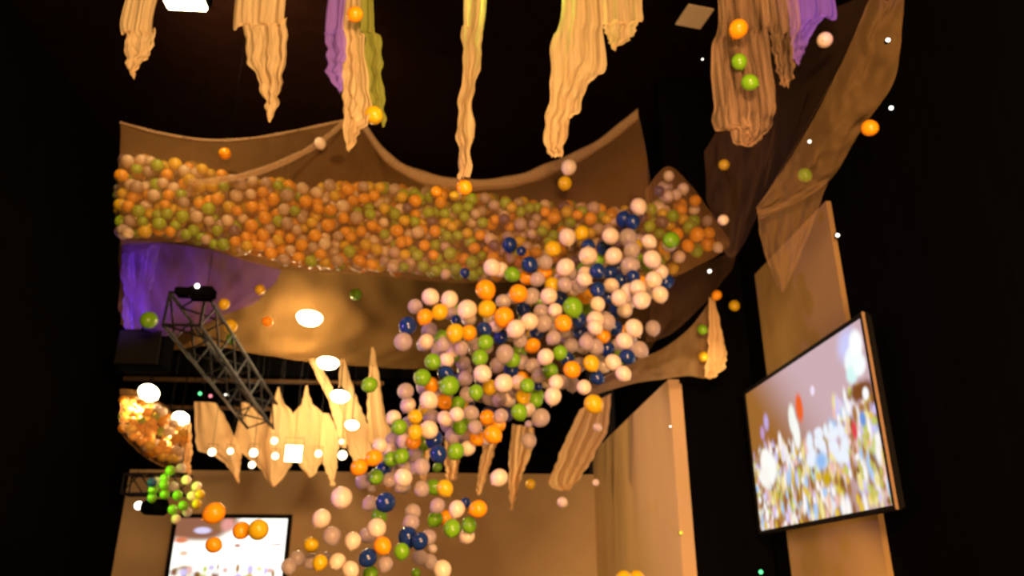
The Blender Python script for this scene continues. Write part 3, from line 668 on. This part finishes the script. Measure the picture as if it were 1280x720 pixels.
# push overlapping neighbours apart along their own view rays
for n in range(60):
    moved = 0
    for i, a in enumerate(items):
        for b in items[i+1:]:
            if abs(a['p'].x-b['p'].x) > .6 or abs(a['p'].z-b['p'].z) > .6: continue
            g = (a['r']+b['r'])*1.03-(a['p']-b['p']).length
            if g > 0:
                moved += 1
                f, c = (a, b) if a['p'].y <= b['p'].y else (b, a)
                f_, c_ = (0 if f.get('fixed') else -.25), (0 if c.get('fixed') else .35)
                for o, w in ((f, f_), (c, c_)):
                    o['p'] = CAM+(o['p']-CAM)*(1+w*max(g, .02)/o['p'].y)
    if not moved: break
# labels: colour + place in the cascade + neighbours
def region(it):
    u, v = it['u'], it['v']
    if it.get('trick'): return 'trickle under left truss'
    if v < 345 and u > 812: return 'dim pile right of net'
    if v < 345 and u > 690: return 'top right of cascade'
    if v < 355: return 'cascade top under net'
    if u >= 690 and v < 430: return 'upper right of cascade'
    if u >= 690: return 'right flank of cascade'
    if v < 445 and u < 600: return 'left lobe of cascade'
    if v < 445: return 'upper middle of cascade'
    if v < 515: return 'middle of cascade'
    if v < 600: return 'narrow waist of cascade'
    return 'lower tail of cascade'
cas = [i for i in items if 'label' not in i]
def rel(a, b):
    dx, dy = b['u']-a['u'], b['v']-a['v']
    if abs(dx) > abs(dy): return 'at right' if dx > 0 else 'at left'
    return 'below' if dy > 0 else 'above'
for a in cas:
    a['reg'] = region(a)
    nb = sorted((math.hypot(a['u']-b['u'], a['v']-b['v']), n) for n, b in enumerate(items) if b is not a)
    a['nb'] = []
    for dist, n in nb[:6]:
        if dist < 27:
            q = (items[n]['k'], rel(a, items[n]))
            if q not in a['nb']: a['nb'].append(q)
import itertools
for a in cas:
    same = [b for b in cas if b is not a and b['k'] == a['k'] and b['reg'] == a['reg']]
    nm = CNAME[a['k']]; lab = None
    if not same: lab = f'only {nm} balloon in the {a["reg"]}'
    if not lab:
        for n in (1, 2):
            for cmb in itertools.combinations(a['nb'][:5], n):
                if not any(all(q in b['nb'] for q in cmb) for b in same):
                    lab = f'{nm} balloon, {a["reg"]}, '+' and '.join(f'{CNAME[c]} one {r}' for c, r in cmb); break
            if lab: break
    if not lab:
        grp = sorted(same+[a], key=lambda b: b['u']); i = grp.index(a)
        o = ['first', 'second', 'third', 'fourth', 'fifth', 'sixth', 'seventh', 'eighth', 'ninth', 'tenth', 'eleventh', 'twelfth', 'thirteenth', 'fourteenth', 'fifteenth', 'sixteenth', 'seventeenth', 'eighteenth', 'nineteenth', 'twentieth']
        lab = f'{o[i]} {nm} balloon from the left in the {a["reg"]}'
    a['label'] = lab; a['group'] = 'trickle of small balloons at left' if a.get('trick') else 'balloons falling in the cascade'
rb = random.Random(9)
src = {}
for it in items:
    k = it['k']
    if k in src: o = src[k].copy()
    else: o = bpy.data.objects.new('balloon', BME[k]); src[k] = o
    COL.objects.link(o); o.name = 'balloon'
    o.location = it['p']; r = it['r']; o.scale = (r, r, r)
    o.rotation_euler = (rb.uniform(-1.0, 1.0), rb.uniform(-1.0, 1.0), rb.uniform(0, 6.28))
    tag(o, it['label'], 'balloon', it.get('group', 'stray balloons'))

# --- the countless ones heaped in the nets: one object
def heap():
    rh = random.Random(12); pts = []
    def interp(T, u):
        for (a, x), (b, y) in zip(T, T[1:]):
            if a <= u <= b: return x+(y-x)*(u-a)/(b-a)
        return T[-1][1]
    TOP = [(150, 196), (200, 202), (240, 206), (300, 224), (380, 232), (450, 232), (520, 236), (600, 246), (700, 256), (800, 262), (840, 250), (880, 268), (905, 300)]
    BOT = [(150, 294), (200, 292), (240, 298), (290, 312), (350, 325), (410, 331), (470, 336), (530, 342), (600, 346), (700, 345), (780, 342), (850, 328), (905, 305)]
    def put(u, v, Y, d, c, minr=.92):
        p = at(u, v, Y); r = d/2*depth(p)/F
        for q, s, _ in pts:
            if (p-q).length < (r+s)*minr: return False
        pts.append((p, r, c)); return True
    HRGB = dict(RGB, O=(.95, .40, .01), Y=(.80, .52, .02), G=(.30, .50, .02), W=(.95, .72, .46), C=(.62, .46, .34), B=(.10, .07, .12))
    def colour(u, v, f):
        w = dict(O=4.5, Y=2.2, G=2.0, W=2.5, C=2.2, B=.6)
        if u < 300: w['O'] = 4; w['Y'] = 4; w['G'] = 2 if f < .5 else 4.5
        elif u < 470: w['O'] = 7; w['G'] = 1
        elif u < 600: w['G'] = 6; w['O'] = 3.0; w['B'] = .8; w['Y'] = 3
        else: w['O'] = 3; w['B'] = 1.6; w['G'] = 2.6
        if f > .75: w['G'] *= 1.5
        x = rh.random()*sum(w.values())
        for k, q in w.items():
            x -= q
            if x <= 0: return k
        return 'W'
    n = 0
    for tr in range(9000):
        u = rh.uniform(150, 832); a, b = interp(TOP, u), interp(BOT, u); f = rh.random()
        v = a+(b-a)*f
        Y = 14.75+rh.random()**1.6*1.3
        if put(u, v, Y, rh.uniform(12.5, 16.5), HRGB[colour(u, v, f)]): n += 1
        if n > 1250: break
    n = 0
    for tr in range(3000):            # inside the small bag at left
        u = rh.uniform(154, 234); f = rh.random(); a = interp([(150, 494), (200, 512), (240, 545)], u); b = interp([(150, 532), (185, 565), (215, 576), (240, 568)], u)
        if put(u, a+(b-a)*f, 18.05+rh.random()*.4, rh.uniform(10, 13), RGB[rh.choice('OOOYWG')]): n += 1
        if n > 70: break
    n = 0
    own = [(i['p'], i['r']) for i in items]
    SIL = [(820, 262, 40), (770, 320, 40), (720, 350, 45), (650, 400, 45), (780, 360, 40), (760, 430, 38), (560, 415, 40), (580, 455, 45), (640, 470, 50), (690, 440, 50), (560, 500, 40), (600, 520, 40), (520, 545, 32), (500, 590, 24), (850, 280, 35)]
    for tr in range(3000):            # deep inside the cascade, showing only between the others
        cx, cy, R = rh.choice(SIL); a, q = rh.uniform(0, 6.28), rh.random()**.5*R*.85
        u, v = cx+math.cos(a)*q, cy+math.sin(a)*q; Y = baseY(u, v)+rh.uniform(.9, 1.5)
        p = at(u, v, Y); r = 9.5*depth(p)/F
        if any((p-c).length < (r+s)*1.0 for c, s in own): continue
        if put(u, v, Y, 19, RGB[rh.choice('WWWCCCGGOBY')]): n += 1
        if n > 130: break
    V, Fc, CC = [], [], []
    bm = bmesh.new(); bmesh.ops.create_uvsphere(bm, u_segments=14, v_segments=9, radius=1)
    bm.verts.ensure_lookup_table(); base = [v.co.copy() for v in bm.verts]; bf = [[v.index for v in f.verts] for f in bm.faces]; bm.free()
    for p, r, c in pts:
        k = len(V); m = Matrix.Rotation(rh.uniform(0, 3), 3, 'X') @ Matrix.Rotation(rh.uniform(0, 3), 3, 'Y')
        g = rh.uniform(.85, 1.1); cc = tuple((.80 if c[2] < .3 else .70)*min(1, x*g)+.07*b for x, b in zip(c, (.40, .19, .04)))+(1,)
        for co in base:
            V.append(p+m @ Vector((co.x, co.y, co.z*1.06-.06*co.z*co.z))*r); CC.append(cc)
        Fc += [[i+k for i in f] for f in bf]
    me = bpy.data.meshes.new('balloon_heap'); me.from_pydata(V, [], Fc)
    ca = me.color_attributes.new('Col', 'FLOAT_COLOR', 'POINT'); ca.data.foreach_set('color', [x for c in CC for x in c])
    for q in me.polygons: q.use_smooth = True
    o = link('balloon_heap', me, M['heap'])
    tag(o, 'crowded orange, green, yellow and white balloons heaped inside the nets', 'balloons', kind='stuff')
heap()

# ------------------------------------------------------------------ lighting
def area(name, loc, tgt, e, c, sx, sy):
    l = bpy.data.lights.new(name, 'AREA'); l.shape = 'RECTANGLE'; l.size = sx; l.size_y = sy; l.energy = e; l.color = c
    o = bpy.data.objects.new(name, l); COL.objects.link(o); o.location = loc
    o.rotation_euler = (Vector(tgt)-Vector(loc)).to_track_quat('-Z', 'Y').to_euler()
WARM = (1, .57, .25)
area('house_light_front', (1, -3, 7), (0, 12, 6.5), 3200, WARM, 5, 2)
area('house_light_low', (3, 2, .6), (0, 13, 8), 1600, WARM, 4, 2)
spot('violet_spot', (-10, 7.5, 4.5), at(500, 420, 12), 2600, (.45, .2, 1), 40)
spot('violet_spot', (-9.9, 13.5, 5.2), at(235, 340, 17.7), 2600, (.38, .14, 1), 30)
spot('violet_spot', (9.6-3, 5.5, 9.4), at(1022, 10, 9.4), 320, (.45, .15, 1), 26)
plight('tail_glow', at(905, 452, 15.3), 22, (1, .72, .35), .1)
plight('back_drape_glow', at(290, 545, 19.6), 60, (1, .5, .2), .3)  # unseen point lights added to make the back drapes glow
plight('back_drape_glow', at(395, 545, 19.4), 48, (1, .5, .2), .3)
plight('green_spot', at(655, -20, 9.1), 60, (.35, 1, .1))
spot('green_spot', (-9.5, 14, 4.8), at(218, 615, 17.3), 3000, (.45, 1, .1), 14)
spot('side_wall_light', (-4, 17.5, 3.2), (4.9, 21, 2.6), 1500, (1, .66, .34), 70)
spot('panel_light', (4.0, 11, .8), (6.9, 14.4, .6), 620, (1, .62, .24), 80)
w = bpy.data.worlds.new('hall_air'); sc.world = w; w.use_nodes = True
w.node_tree.nodes['Background'].inputs[0].default_value = (1, .6, .35, 1); w.node_tree.nodes['Background'].inputs[1].default_value = .01
sc.view_settings.view_transform = 'Standard'; sc.view_settings.look = 'None'; sc.view_settings.exposure = 0
sc.cycles.transparent_max_bounces = 24; sc.cycles.max_bounces = 6; sc.cycles.caustics_reflective = False; sc.cycles.caustics_refractive = False
sc.cycles.use_denoising = True; sc.cycles.sample_clamp_indirect = 4
